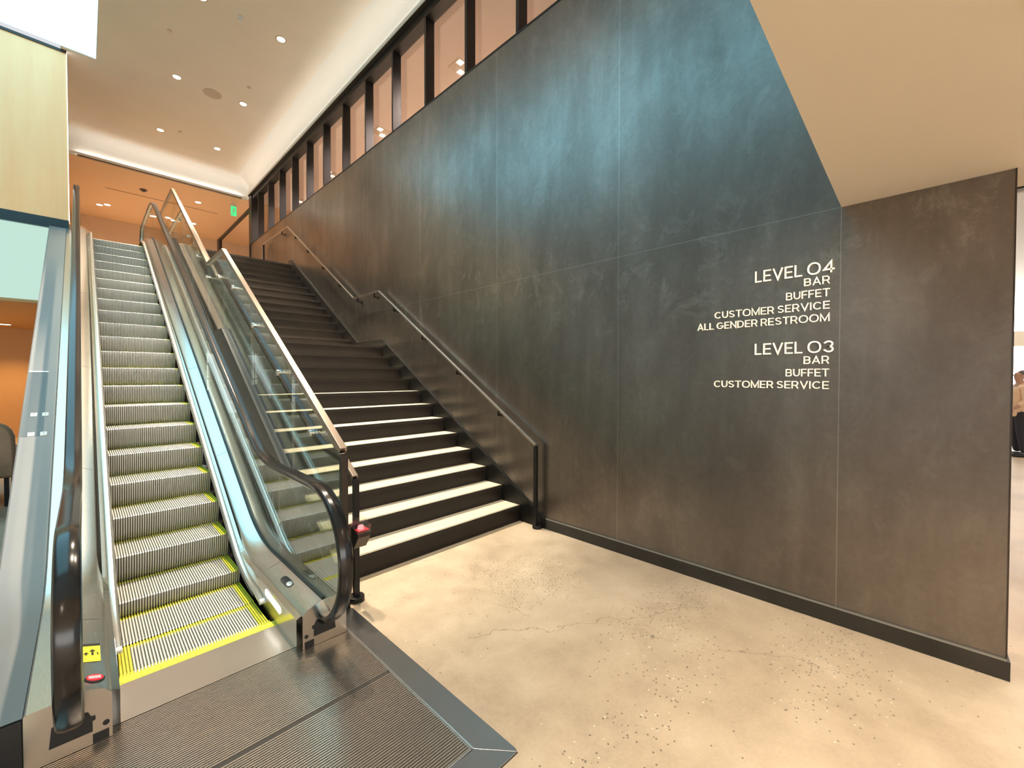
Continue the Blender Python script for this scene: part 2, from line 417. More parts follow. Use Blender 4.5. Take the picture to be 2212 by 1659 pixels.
# glazed partition running on from the end of the strip window
pt = bpy.data.objects.new('window_5', None); COL.objects.link(pt); struct(pt, 'glazed partition frame on the upper level at the head of the stairs')
pbox('window_frame', M_BLKM, pt, (3.36, 3.42, 13.84, 17.62, 6.37, 6.46), (3.35, 3.43, 17.52, 17.86, 4.195, 6.46), (3.37, 3.44, 13.82, 13.88, 4.195, 6.46))
# lobby beyond the end of the wall
sbox('ceiling', M_PAINTW, (3.90, 26, -9, 3, 4.6, 4.7))
sbox('trim_6', M_DARKM, (3.74, 3.80, -9, -.37, 2.68, 2.70))
sbox('trim_7', M_PAINTW, (3.76, 3.9, -9, -.37, 2.70, 4.7))
w6 = bpy.data.objects.new('window_6', None); COL.objects.link(w6); struct(w6, 'overexposed daylight window wall at the far side of the lobby')
pbox('pane', M_WIN, w6, (24.0, 24.05, -9, 3, 1.2, 4.6))
for yy in (-8, -6.2, -4.4, -1.3, 1.0): pbox('mullion', M_PAINTW, w6, (23.9, 24.0, yy-.05, yy+.05, .0, 4.6))
pbox('transom', M_LOWC, w6, (23.85, 23.99, -9, 3, 2.75, 3.3), (23.85, 24.0, -9, 3, 0, 1.2))
# window wall behind the viewer and to the left
w7 = bpy.data.objects.new('window_7', None); COL.objects.link(w7); struct(w7, 'tall window wall behind the viewer')
pbox('pane', M_WIN, w7, (-7.9, 3.7, -8.62, -8.6, .3, 2.65))
for i in range(9): pbox('mullion', M_BLKM, w7, (-7.9+i*1.45, -7.82+i*1.45, -8.6, -8.5, 0, 2.69))
pbox('transom', M_BLKM, w7, *[(-7.9, 3.7, -8.58, -8.52, z, z+.04) for z in (.28, .9, 1.5, 2.1, 2.62)])
w8 = bpy.data.objects.new('window_8', None); COL.objects.link(w8); struct(w8, 'daylight window wall on the far left side of the hall')
pbox('pane', M_WINS, w8, (-7.9, -7.88, -6.5, .1, 1.3, 2.6))
for i in range(6): pbox('mullion', M_BLKM, w8, (-7.88, -7.80, -6.5+i*1.3, -6.43+i*1.3, .6, 2.6))
sbox('wall_left', M_PAINTW, (-6.6, -6.5, .3, 17, 0, 7.4))

# ================================================================= STAIRCASE
SX0, SX1 = 1.27, 3.371
RR, TT, Y1, YL = .1748, .2786, 3.1661, 7.3589
st = thing('staircase', 'dark straight staircase with cream treads rising beside the grey panel wall', 'staircase', ((SX0+SX1)/2, Y1, 0))
def nose(k):   # k = 0..23 -> y of riser k, z of its tread
    return (Y1+k*TT if k < 12 else YL+(k-12)*TT), (k+1)*RR
m = MB(); m.box(SX0, SX1, 0, .02, 0, RR-.032, 0)
riser0 = m.build('riser', M_RISER, st); riser0.location = (0, 0, 0)
m = MB(); m.box(SX0, SX1, -.006, TT+.02, -.030, 0, 0); m.box(SX0, SX1, -.012, -.006, -.032, .001, 1); m.box(SX0, SX1, .004, .012, .0003, .0012, 1)
tread0 = m.build('tread', [M_TREAD, M_NOSE], st)
def place(src, par, y, z, x=0):
    o = src.copy(); COL.objects.link(o); o.parent = par
    o.matrix_parent_inverse = par.matrix_world.inverted(); o.location = (x, y, z); return o
for k in range(24):
    y, z = nose(k)
    if k == 0: riser0.location = (0, y, z-RR)
    else: place(riser0, st, y, z-RR)
    if k in (11, 23): continue
    if k == 0: tread0.location = (0, y, z)
    else: place(tread0, st, y, z)
m = MB(); y, z = nose(11)
m.box(SX0, SX1, y-.006, YL+.02, z-.03, z, 0); m.box(SX0, SX1, y-.012, y-.006, z-.032, z+.001, 1)
m.build('landing', [M_TREAD, M_NOSE], st)
m = MB(); y, z = nose(23); m.box(SX0, SX1, y-.006, y+.4, z-.03, z+.002, 0); m.box(SX0, SX1, y-.012, y-.006, z-.032, z+.003, 1)
m.build('top_nosing', [M_GREYC, M_NOSE], st)
def stringer(x0, x1, name):
    top = [(2.79, .10), (2.93, .17), (6.21, 2.205), (7.10, 2.205), (10.40, 4.30), (10.6, 4.32)]
    bot = [(10.6, 3.9), (7.6, 1.95), (6.6, 1.9), (3.6, 0.003), (2.79, .003)]
    q = MB(); q.prism(top+bot, 'x', x0, x1); return q.build(name, M_STRG, st)
stringer(3.372, 3.3935, 'stringer'); stringer(1.20, 1.268, 'stringer')

# ---- swept square rails in a vertical plane
def rail(mb_, pts, x, w_, h_, mi=0):
    # pts (y,z) polyline mitred; rectangle w_ (x) by h_ (normal)
    n = len(pts); rows = []
    for i, (y, z) in enumerate(pts):
        def nrm(a, b):
            L = math.hypot(b[0]-a[0], b[1]-a[1]); return (-(b[1]-a[1])/L, (b[0]-a[0])/L)
        if i == 0: ny, nz = nrm(pts[0], pts[1]); k = 1
        elif i == n-1: ny, nz = nrm(pts[-2], pts[-1]); k = 1
        else:
            a = nrm(pts[i-1], pts[i]); b = nrm(pts[i], pts[i+1]); sy, sz = a[0]+b[0], a[1]+b[1]; L = math.hypot(sy, sz)
            ny, nz = sy/L, sz/L; k = 1/max(.3, ny*a[0]+nz*a[1])
        h2 = h_/2*k
        rows.append([(x-w_/2, y+ny*h2, z+nz*h2), (x+w_/2, y+ny*h2, z+nz*h2), (x+w_/2, y-ny*h2, z-nz*h2), (x-w_/2, y-ny*h2, z-nz*h2)])
    vs = [q for r in rows for q in r]; fs = [(3, 2, 1, 0), tuple(4*(n-1)+j for j in range(4))]
    for i in range(n-1):
        for j in range(4): fs.append((4*i+j, 4*i+(j+1) % 4, 4*i+4+(j+1) % 4, 4*i+4+j))
    mb_.add(vs, fs, mi)
HR = [(2.87, .88), (6.21, 2.975), (7.10, 2.975), (10.45, 5.06), (12.30, 5.06)]
def hr_z(y):
    for (a, b), (c, d) in zip(HR[:-1], HR[1:]):
        if a <= y <= c: return b+(d-b)*(y-a)/(c-a)
# right handrail on wall brackets
h1 = thing('stair_handrail', 'black square handrail fixed on brackets along the grey panel wall', 'handrail', (3.315, 2.87, 0))
m = MB(); rail(m, HR, 3.315, .036, .026); m.build('rail', mat('rail_metal_lit', (.50, .45, .41), .28, 1.0), h1, bevel=.004)  # lighter copy of the rail metal, reflected light put into the colour
pbox('post', M_BLKM, h1, (3.297, 3.333, 2.855, 2.891, .02, .872)); pbox('post', M_BLKM, h1, (3.297, 3.333, 12.27, 12.306, 4.2, 5.05))
m = MB(); m.cyl((3.34, 2.873, 0.0), 'z', .052, .028, 32); m.build('floor_flange', M_BLKM, h1, bevel=.006)
for y in (3.44, 4.20, 4.98, 5.75, 6.36, 6.95, 7.70, 8.45, 9.25, 9.97, 10.85):
    z = hr_z(y)
    q = MB(); q.box(3.306, 3.324, y-.009, y+.009, z-.075, z-.012); q.box(3.306, WX-.012, y-.009, y+.009, z-.082, z-.064)
    q.cyl((WX-.012, y, z-.073), 'x', .026, .011, 20); q.build('bracket', M_BLKM, h1)
# glass guard on the open side
g = thing('glass_guard', 'frameless glass guard with tan metal top rail between stairs and escalator', 'railing', (1.25, 2.86, 0))
GR = [(2.86, 1.085), (6.33, 3.205), (7.26, 3.205), (10.53, 5.28), (12.6, 5.28)]
m = MB(); rail(m, GR, 1.255, .05, .045); m.build('top_rail', M_RAIL, g, bevel=.003)
pbox('end_post', M_DARKM, g, (1.233, 1.280, 2.838, 2.880, .003, 1.062), bevel=.003)
def gr_z(y):
    for (a, b), (c, d) in zip(GR[:-1], GR[1:]):
        if a <= y <= c: return b+(d-b)*(y-a)/(c-a)
def st_z(y): return max(.02, (y-2.8)*.6276+.02) if y < 6.2 else (2.12 if y < 7.2 else min(4.2, 2.12+(y-7.2)*.6276))
cuts = [2.89, 3.85, 5.1, 6.33, 7.26, 8.5, 9.6, 10.53, 12.55]
for a, b in zip(cuts[:-1], cuts[1:]):
    ys = sorted({a+.004, b-.004} | {q for q in (6.2, 7.2) if a < q < b})
    q = MB(); q.prism([(y, st_z(y)-.02) for y in ys]+[(b-.004, gr_z(b-.004)-.02), (a+.004, gr_z(a+.004)-.02)], 'x', 1.247, 1.259); q.build('glass_panel', M_GLASS, g)
# handrail on the glass guard
h2 = thing('stair_handrail', 'black square handrail held off the glass guard by round steel standoffs', 'handrail', (1.345, 2.87, 0))
m = MB(); rail(m, HR, 1.345, .042, .03); m.build('rail', M_RAIL, h2, bevel=.004)
pbox('post', M_BLKM, h2, (1.327, 1.363, 2.845, 2.881, .02, .872)); pbox('post', M_BLKM, h2, (1.327, 1.363, 12.27, 12.306, 4.2, 5.05))
m = MB(); m.cyl((1.345, 2.863, 0.0), 'z', .056, .035, 32); m.build('floor_flange', M_BLKM, h2, bevel=.008)
for y in (3.43, 4.20, 5.00, 5.82, 6.53, 7.3, 8.0, 8.8, 9.6):
    z = hr_z(y)-.075
    q = MB(); q.cyl((1.228, y, z), 'x', .027, .018, 24); q.cyl((1.246, y, z), 'x', .009, .105, 12); q.box(1.337, 1.353, y-.008, y+.008, z, z+.065); q.build('standoff', M_STEEL, h2)
# emergency stop on the post
e = thing('emergency_stop_button', 'small red stop button under a clear square cover on the handrail post', 'button', (1.345, 2.80, .5))
m = MB(); m.prism([(2.843, .40), (2.843, .545), (2.735, .515), (2.735, .49), (2.80, .40)], 'x', 1.30, 1.39); m.build('bracket', M_DARKM, e)
m = MB(); m.prism([(2.843, .547), (2.843, .60), (2.735, .57), (2.735, .517)], 'x', 1.297, 1.393); m.build('clear_cover', glass_mat('clear_acrylic', (.97, .93, .93), 1.45, 0, .06), e)
m = MB(); m.cyl((1.345, 2.789, .533), 'z', .024, .024, 24, r2=.018); m.build('push_button', M_REDL, e)
m = MB(); m.box(1.305, 1.385, 2.742, 2.838, .531, .534); o = m.build('face_plate', M_RED, e)

# ================================================================= ESCALATOR
XC = .4725
def mx(x, s): return x if s > 0 else 2*XC-x
esc = thing('escalator', 'ascending escalator with ribbed steel steps, glass sides and black handrails', 'escalator', (XC, 2.6, 0))
# step: origin at the front top edge
NX0, NX1, NR = .115, .829, 50
prof_top = [(.395, 0), (.030, 0), (.008, 0), (0, -.006)]
for i in range(1, 7):
    t = i/6; prof_top.append((.054*t**1.6, -.006-.205*t))
def step_mesh(left):
    q = MB(); n = len(prof_top)
    def off(p_, d):
        o = []
        for i, (y, z) in enumerate(p_):
            a = p_[max(0, i-1)]; b = p_[min(len(p_)-1, i+1)]; ty, tz = b[0]-a[0], b[1]-a[1]; L = math.hypot(ty, tz)
            o.append((y - d*tz/L, z + d*ty/L))
        return o
    low = off(prof_top, .011)
    q.loft([[(NX0, y, z), (NX1, y, z)] for y, z in low], 1)
    q.add([(NX0, .40, .0-.011), (NX1, .40, -.011), (NX0, .40, -.25), (NX1, .40, -.25)], [(0, 1, 3, 2)], 1)
    # flanks
    for x in (NX0, NX1):
        ring = [(x, y, z) for y, z in low] + [(x, .40, -.25), (x, .40, -.011)]
        q.add(ring, [list(range(len(ring)))], 1)
    pit = (NX1-NX0)/NR
    for i in range(NR):
        x0 = NX0+i*pit+pit*.22; x1 = x0+pit*.5
        side = (left and i < 4) or i >= NR-4
        for j in range(n-1):
            a, b, c, d = prof_top[j], prof_top[j+1], low[j], low[j+1]
            if j == 0:   # split tread: yellow rear band
                segs = [((.395, 0), (.352, 0), (.395, -.011), (.352, -.011), True), ((.352, 0), b, (.352, -.011), d, False)]
            else: segs = [(a, b, c, d, False)]
            for a_, b_, c_, d_, rear in segs:
                mi = 2 if (rear or (side and j < 3)) else 0
                q.add([(x0, *a_), (x1, *a_), (x1, *b_), (x0, *b_)], [(0, 1, 2, 3)], mi)
                q.add([(x0, *a_), (x0, *b_), (x0, *d_), (x0, *c_)], [(0, 1, 2, 3)], mi)
                q.add([(x1, *a_), (x1, *b_), (x1, *d_), (x1, *c_)], [(0, 1, 2, 3)], mi)
        q.add([(x0, .395, 0), (x1, .395, 0), (x1, .395, -.011), (x0, .395, -.011)], [(0, 1, 2, 3)], 2)
    # yellow bed between the side ribs and along the rear band
    for xa, xb in (((NX0, NX0+4*pit),) if left else ()) + ((NX1-4*pit, NX1),): q.add([(xa, .005, -.0105), (xb, .005, -.0105), (xb, .40, -.0105), (xa, .40, -.0105)], [(0, 1, 2, 3)], 3)
    q.add([(NX0, .352, -.0103), (NX1, .352, -.0103), (NX1, .40, -.0103), (NX0, .40, -.0103)], [(0, 1, 2, 3)], 3)
    me_o = q
    return me_o
def step_obj(left):
    smb = step_mesh(left)
    me = bpy.data.meshes.new('step'); me.from_pydata(smb.v, [], smb.f)
    for mm in (M_RIB, M_GROOVE, M_YEL, M_YELD): me.materials.append(mm)
    me.polygons.foreach_set('material_index', smb.m); me.update()
    o = bpy.data.objects.new('step', me); COL.objects.link(o); o.parent = esc; o.matrix_parent_inverse = esc.matrix_world.inverted(); return o
def path_s(s_, y0=3.25, Rr=1.2):
    arc = Rr*PI/6; hz = Rr*(1-math.cos(PI/6)); hl = (RISE-2*hz)/.5
    if s_ < y0: return s_, 0
    s_ -= y0
    if s_ < arc: return y0+Rr*math.sin(s_/Rr), Rr*(1-math.cos(s_/Rr))
    yb = y0+Rr*.5; s_ -= arc
    if s_ < hl: return yb+s_*math.cos(PI/6), hz+s_*.5
    yb += hl*math.cos(PI/6); s_ -= hl
    if s_ < arc:
        t = PI/6-s_/Rr; return yb+Rr*.5-Rr*math.sin(t), RISE-Rr*(1-math.cos(t))
    return yb+Rr*.5+s_-arc, RISE
step_first = step_obj(True); step0 = step_obj(False)
for k in range(-2, 25):
    y, z = path_s(3.76+.4*k)
    if k == -2: step_first.location = (0, y, z)
    elif k == -1: step0.location = (0, y, z)
    else: place(step0, esc, y, z)
# comb plates
m = MB(); m.box(.06, .885, 2.935, 3.0, -.02, .004, 0); pit = (NX1-NX0)/NR
for i in range(NR+1): m.box(NX0+i*pit-.0012, NX0+i*pit+.0022, 3.0, 3.03, -.01, .002, 0)
for i in range(10): m.cyl((.12+i*.078, 2.95, .0035), 'z', .004, .0012, 10, 1)
m.build('comb', [M_YEL, M_YELD], esc)
pbox('comb', M_YEL, esc, (.06, .885, 12.45, 12.52, RISE-.02, RISE+.004))
pbox('comb_plate', M_PLATE, esc, (.065, .880, 2.615, 2.935, -.02, .003))
pbox('comb_plate', M_PLATE, esc, (.065, .880, 12.52, 13.4, RISE-.02, RISE+.003))
GP = dict(z0=.26, y1=3.865, Rr=1.3)        # deck level at the glass line
def gk(y, dz=0): return kz(y, .26+dz, 3.865, 1.3)
def gpath(a, b, dz=0): return [(y, z+dz) for y, z in kpath(.26, 3.865, a, b, 1.3)]
YA, YB = 2.56, 13.15
for s in (1, -1):
    ys = gpath(YA, YB)
    def strip(sec, name, mats, **k):   # sec: list of (x, dz)
        q = MB(); rows = [[(mx(x, s), y, z+dz) for x, dz in sec] for y, z in ys]; q.loft(rows)
        return q.build(name, mats, esc, smooth=True, **k)
    strip([(.873, -.35), (.873, -.062), (.877, -.056), (.901, -.030), (.984, -.001), (.984, -.05)], 'inner_deck', M_STEEL)
    strip([(1.016, -.05), (1.016, 0), (1.095, -.004), (1.118, -.018), (1.130, -.05)] if s > 0 else [(1.016, -.05), (1.016, -.018), (1.124, -.022), (1.131, -.030), (1.131, -.05)], 'outer_deck', M_STEEL)
    q = MB(); rows = []
    for y, z in ys:
        zb = max(.004, z-1.0); rows.append([(mx(1.130, s), y, z-.05), (mx(1.130, s), y, zb), (mx(.9, s), y, zb)])
    q.loft(rows); q.build('side_cladding', M_CLAD if s > 0 else M_BLACK, esc)
    strip([(.984, .0), (.986, .010), (.994, .012), (1.006, .012), (1.014, .010), (1.016, .0)], 'glass_gasket', M_GASK)
    # skirt panel and brush guard follow the step line
    sp = kpath(.09, 3.62, YA+.30, YB-.4, 1.2)
    q = MB(); rows = []
    for y, z in [(YA+.01, .09)]+sp: rows.append([(mx(.846, s), y, z-.40), (mx(.846, s), y, max(z-.02, gk(y)-.075)), (mx(.874, s), y, gk(y)-.062)])
    q.loft(rows); q.build('skirt_panel', M_SKIRT, esc)
    q = MB(); sec = [(-.035, -.012), (-.035, .004), (-.026, .014), (-.008, .014), (0, .010), (0, -.012)]
    q.sweep_yz([(y, z) for y, z in sp if y > 3.2] if sp[0][0] > 3.2 else [(3.18, .075)]+[p_ for p_ in sp if p_[0] > 3.25], [(dx*s, dn) for dx, dn in sec], mx(.846, s))
    q.build('skirt_guard', M_STRIP, esc, smooth=True)
    q = MB(); q.cyl((mx(.846, s)-(.034 if s > 0 else 0), 3.175, .072), 'x', .018, .034, 20); q.build('guard_end_cap', M_WHITE, esc)
    q = MB(); q.sweep_yz([(y, z-.016) for y, z in sp if y > 3.25], [(-.040*s, -.006), (-.040*s, .003), (0, .003), (0, -.006)], mx(.846, s))
    q.build('skirt_brush', M_BLACK, esc)
    # comb light
    q = MB(); pts = []
    for i in range(9): t = PI/2+i*PI/8; pts.append((2.87+.022*math.cos(t), .125+.022*math.sin(t)))
    for i in range(9): t = -PI/2+i*PI/8; pts.append((3.14+.022*math.cos(t), .140+.022*math.sin(t)))
    q.prism(pts, 'x', mx(.8465, s), mx(.843, s)); q.build('comb_light', M_LENSW, esc)
    # newel box front
    front = [(.873, .003), (.873, .199), (.901, .230), (.984, .259), (1.016, .260), (1.095, .256), (1.118, .242), (1.131, .210), (1.131, .003)]
    if s < 0: front = front[:4] + [(1.016, .2425), (1.124, .2385), (1.131, .230), (1.131, .003)]
    q = MB(); q.prism([(mx(x, s), z) for x, z in front], 'y', 2.548, 2.562, 0); q.build('newel_front_plate', M_STEEL, esc)
    q = MB(); cut = [(.935, .06), (.935, .105), (.926, .108), (.926, .125), (.940, .128), (.948, .150), (.975, .160), (1.03, .160), (1.055, .145), (1.063, .06)]
    q.prism([(mx(x, s), z) for x, z in cut], 'y', 2.545, 2.548); q.box(*sorted((mx(.884, s), mx(.935, s))), 2.545, 2.548, .006, .045)
    q.cyl((mx(.893, s), 2.5455, .075), 'y', .011, .003, 16); q.build('handrail_inlet', M_BLACK, esc)
    # glass panels
    def railz(y): return kz(y, .90, 3.762, 1.38)
    cuts = [2.62, 3.38, 4.62, 5.9, 7.2, 8.5, 9.8, 11.1, 12.2, 13.0]
    XG = mx(1.0, s)
    for i, (a, b) in enumerate(zip(cuts[:-1], cuts[1:])):
        low = [(y, z-.03) for y, z in kpath(.26, 3.865, a+.003, b-.003, 1.3)]
        up = kpath(.90, 3.762, a+.003, b-.003, 1.38)[::-1]
        if i == 0:
            up = [q_ for q_ in up if q_[0] > 2.66] + [(2.65+.37*math.cos(t), .53+.37*math.sin(t)) for t in [PI/2+j*PI/18 for j in range(15)]]
            low = [(2.67, .23)] + [q_ for q_ in low if q_[0] > 2.7]
        if i == len(cuts)-2:
            c = 12.93; zc = RISE+.53
            low = low[:1]+[(c, gk(c)-.03)]
            up = [(c+.37*math.cos(t), zc+.37*math.sin(t)) for t in [-PI/3+j*PI/18 for j in range(16)]] + [q_ for q_ in up if q_[0] < c-.01]
        q = MB(); q.prism(low+up, 'x', XG-.005, XG+.005); q.build('glass_panel', M_GLASS, esc)
    # handrail belt
    c1, c2 = 2.65, 12.93; zt = RISE
    rp = [(2.72, .128)] + [(c1+.40*math.cos(t), .53+.40*math.sin(t)) for t in [-PI/2-j*PI/24 for j in range(25)]]
    rp += [p_ for p_ in kpath(.93, 3.762, c1+.04, c2-.04, 1.36)]
    rp += [(c2+.40*math.cos(t), zt+.53+.40*math.sin(t)) for t in [PI/2-j*PI/24 for j in range(25)]] + [(12.86, zt+.128)]
    sec = [(-.040, -.014), (-.041, .002), (-.034, .016), (-.018, .022), (.018, .022), (.034, .016), (.041, .002), (.040, -.014), (.030, -.018), (.026, -.006), (-.026, -.006), (-.030, -.018)]
    q = MB(); q.sweep_yz(rp, sec, XG); q.build('handrail_belt', M_RUB, esc, smooth=True)
    q = MB(); q.sweep_yz(rp[1:-1], [(-.024, -.030), (-.024, -.006), (.024, -.006), (.024, -.030)], XG); q.build('handrail_track', M_STRIP, esc, smooth=True)
# seams in the inner decks and fittings on them
def deckpatch(x0, x1, y0, y1, name, m_, lift=.001, s=1, th=.002):
    q = MB()
    def zz(x, y):
        if x < .901: b = -.056+(x-.877)/.024*.026
        else: b = -.030+(x-.901)/.083*.029
        return gk(y)+b+lift
    q.loft([[(mx(x, s), y, zz(x, y)) for x in (x0, .5*(x0+x1), x1)] for y in [y0+(y1-y0)*i/4 for i in range(5)]])
    return q.build(name, m_, esc)
for s in (1, -1):
    for y in (3.3, 4.9, 6.4, 8.2): deckpatch(.903, .982, y, y+.003, 'deck_seam', M_GASK, .0006, s)
def deckdisc(cx, cy, rx, ry, name, m_, lift, s, n=28, sq=1.0):
    q = MB(); vs = []
    for i in range(n):
        t = 2*PI*i/n; c_, s_ = math.cos(t), math.sin(t)
        x = cx+rx*math.copysign(abs(c_)**sq, c_); y = cy+ry*math.copysign(abs(s_)**sq, s_)
        vs.append((mx(x, s), y, gk(y)-.030+(x-.901)/.083*.029+lift))
    q.add(vs, [list(range(n))]); q.add([(a, b, c-.003) for a, b, c in vs]+vs, [(i, (i+1) % n, n+(i+1) % n, n+i) for i in range(n)])
    return q.build(name, m_, esc)
o = deckdisc(.925, 2.985, .022, .085, 'key_switch_plate', M_BLACK, .003, 1, sq=.6)
deckdisc(.925, 2.935, .016, .030, 'key_switch_button', M_WHITE, .006, 1)
deckdisc(.925, 2.64, .033, .034, 'indicator_bezel', M_BLACK, .003, -1)
deckdisc(.925, 2.645, .028, .028, 'indicator_lens', M_RED, .0045, -1)
o = deckpatch(.906, .945, 2.625, 2.650, 'indicator_display', M_REDL, .010, -1)
deckpatch(.903, .980, 2.80, 2.985, 'caution_sticker', M_YEL, .0015, -1)['label'] = 'yellow caution sticker with black heading'
deckpatch(.903, .980, 2.965, 2.988, 'sticker_heading', M_BLACK, .0025, -1)
# black arrows and marks on the sticker
q = MB()
def zs(x, y): return gk(y)-.030+(x-.901)/.083*.029+.0032
def poly(pts):
    q.add([(mx(x, -1), y, zs(x, y)) for x, y in pts], [list(range(len(pts)))])
poly([(.927, 2.865), (.934, 2.865), (.934, 2.905), (.942, 2.905), (.9305, 2.925), (.919, 2.905), (.927, 2.905)])
poly([(.950, 2.865), (.955, 2.865), (.955, 2.880), (.962, 2.880), (.9525, 2.897), (.943, 2.880), (.950, 2.880)])
poly([(.966, 2.865), (.970, 2.865), (.968, 2.890), (.964, 2.890)]); poly([(.974, 2.865), (.979, 2.865), (.978, 2.888), (.973, 2.888)])
poly([(.910, 2.865), (.913, 2.865), (.916, 2.890), (.912, 2.890)])
q.build('sticker_symbols', M_BLACK, esc)
# wide sloping cover panel left of the escalator
q = MB(); rows = []
for y, z in gpath(2.552, 10.74): rows.append([(-.388, y, -.02 if y < 3 else z-.5), (-.388, y, z-.035), (-.38, y, z-.030), (-.188, y, z-.030), (-.1865, y, z-.045)])
q.loft(rows); q.build('sloping_cover_panel', M_CLAD, esc)
pbox('cover_panel_end', M_BLACK, esc, (-.74, -.19, 2.545, 2.553, .0, .225))
q = MB(); q.loft([[(-.74, y, z-.04), (-.388, y, z-.04)] for y, z in gpath(2.552, 3.5)]); 
q.build('cover_panel_apron', M_CLAD, esc)
def slopept(x, y, dz): return (x, y, gk(y)-.030+dz)
q = MB(); q.loft([[slopept(-.378, y, .0015), slopept(-.250, y, .0015)] for y in (5.36, 5.7, 6.31)]); q.build('sign_patch', M_CLADD, esc)
q = MB(); q.loft([[slopept(-.378, y, .004), slopept(-.250, y, .004)] for y in (6.31, 6.33)]); q.build('sign_top_edge', M_WHITE, esc)
for x, y in ((-.318, 5.38), (-.247, 5.38), (-.315, 5.64), (-.246, 5.64)):
    q = MB(); z = gk(y)-.03
    q.add([(x+dx, y+dy, z+dy*TAN+dz) for dz in (0, .008) for dy in (-.022, .022) for dx in (-.020, .020)],
          [(0, 2, 3, 1), (4, 5, 7, 6), (0, 1, 5, 4), (2, 6, 7, 3), (0, 4, 6, 2), (1, 3, 7, 5)])
    q.cyl((x, y, z+.009), 'z', .004, .003, 8, 1); q.build('sign_clip', [M_WHITE, M_BLACK], esc, bevel=.003)
# landing plate in front of the escalator
lp = thing('landing_plate', 'ribbed steel floor plate with flat grey border in front of the escalator', 'floor plate', (.47, 1.9, 0))
m = MB(); m.box(-.19, 1.137, 1.357, 2.613, -.02, -.0025, 1); n = 96; p_ = (2.613-1.357)/n
for i in range(n):
    y = 1.357+i*p_
    if abs(y-2.03) < .008: continue
    m.box(-.19, 1.137, y+.0015, y+p_*.68, -.0025, .0012, 0)
m.build('ribbed_cover', [M_PLATE, M_PLATEGROOVE], lp)
m = MB(); m.prism([(1.150, 1.344), (1.150, 2.78), (1.278, 2.78), (1.278, 1.215), (1.268, 1.203)], 'z', -.015, .004)
m.build('side_border', M_TRIM, lp, bevel=.002)
m = MB(); m.prism([(-.19, 1.203), (-.19, 1.344), (1.149, 1.344), (1.266, 1.203)], 'z', -.015, .0038); m.build('front_border', M_TRIM, lp, bevel=.002)
m = MB(); m.box(1.138, 1.1415, 1.35, 2.70, -.01, .004); m.box(1.1445, 1.149, 1.345, 2.70, -.01, .0045); m.box(-.19, 1.142, 1.349, 1.354, -.01, .004)
m.build('edge_bead', M_STRIP, lp)
pbox('corner_infill', M_PLATE, lp, (.885, 1.137, 2.60, 2.70, -.02, 0.001))

# ================================================================= WALL LETTERING
TH = .118   # stroke width relative to cap height
def arc(cx, cy, rx, ry, a0, a1, n=10): return [(cx+rx*math.cos(math.radians(a0+(a1-a0)*i/n)), cy+ry*math.sin(math.radians(a0+(a1-a0)*i/n))) for i in range(n+1)]
t2 = TH/2
def sup(w_, n=32):   # wide rounded oval
    o = []
    for i in range(n+1):
        t = PI/2+2*PI*i/n; c_, s_ = math.cos(t), math.sin(t)
        o.append((w_/2+(w_/2-t2)*math.copysign(abs(c_)**.88, c_), .5+(.5-t2)*math.copysign(abs(s_)**.88, s_)))
    return o
GL = {
 'L': (.58, [[(t2, 1), (t2, t2), (.58, t2)]]),
 'E': (.64, [[(.64, 1-t2), (t2, 1-t2), (t2, t2), (.64, t2)], [(t2, .5), (.58, .5)]]),
 'F': (.60, [[(.60, 1-t2), (t2, 1-t2), (t2, 0)], [(t2, .48), (.54, .48)]]),
 'V': (.84, [[(t2*.9, 1), (.42, .06), (.84-t2*.9, 1)]]),
 'A': (.84, [[(t2*.9, 0), (.42, .94), (.84-t2*.9, 0)], [(.2, .30), (.64, .30)]]),
 '0': (.98, [sup(.98)]), 'O': (.96, [sup(.96)]),
 '4': (.86, [[(.62, 0), (.62, .90), (.10, .27), (.86, .27)]]),
 '3': (.76, [[(.07, .80)] + arc(.40, .72, .27, .205, 150, 0, 6) + arc(.40, .72, .27, .205, -15, -80, 4) + [(.28, .51)], [(.28, .51)] + arc(.42, .29, .27, .215, 85, -150, 12) + [(.06, .24)]]),
 'B': (.72, [[(t2, .5), (.44, .5)] + arc(.44, .715, .17, .21, -90, 90, 8) + [(t2, 1-t2), (t2, t2)] + [(.46, t2)] + arc(.46, .285, .19, .215, -90, 90, 8)]),
 'R': (.74, [[(t2, 0), (t2, 1-t2), (.44, 1-t2)] + arc(.44, .68, .20, .245, 90, -90, 8) + [(t2, .435)], [(.44, .435), (.68, 0)]]),
 'U': (.76, [[(t2, 1), (t2, .40)] + arc(.38, .40, .305, .325, 180, 360, 10) + [(.76-t2, 1)]]),
 'T': (.74, [[(0, 1-t2), (.74, 1-t2)], [(.37, 1-t2), (.37, 0)]]),
 'C': (.88, [arc(.47, .5, .40, .425, 42, 318, 20)]),
 'G': (.92, [arc(.47, .5, .40, .425, 42, 345, 20) + [(.86, .46), (.52, .46)]]),
 'S': (.72, [arc(.36, .715, .27, .21, 25, 190, 8) + [(.20, .56), (.50, .46)] + arc(.36, .285, .285, .21, 10, -155, 8)]),
 'M': (.94, [[(t2, 0), (t2, .96), (.47, .12), (.94-t2, .96), (.94-t2, 0)]]),
 'N': (.76, [[(t2, 0), (t2, .93), (.76-t2, .07), (.76-t2, 1)]]),
 'D': (.82, [[(t2, t2), (t2, 1-t2), (.38, 1-t2)] + arc(.38, .5, .365, .425, 90, -90, 12) + [(t2, t2)]]),
 'I': (.15, [[(t2, 0), (t2, 1)]]),
}
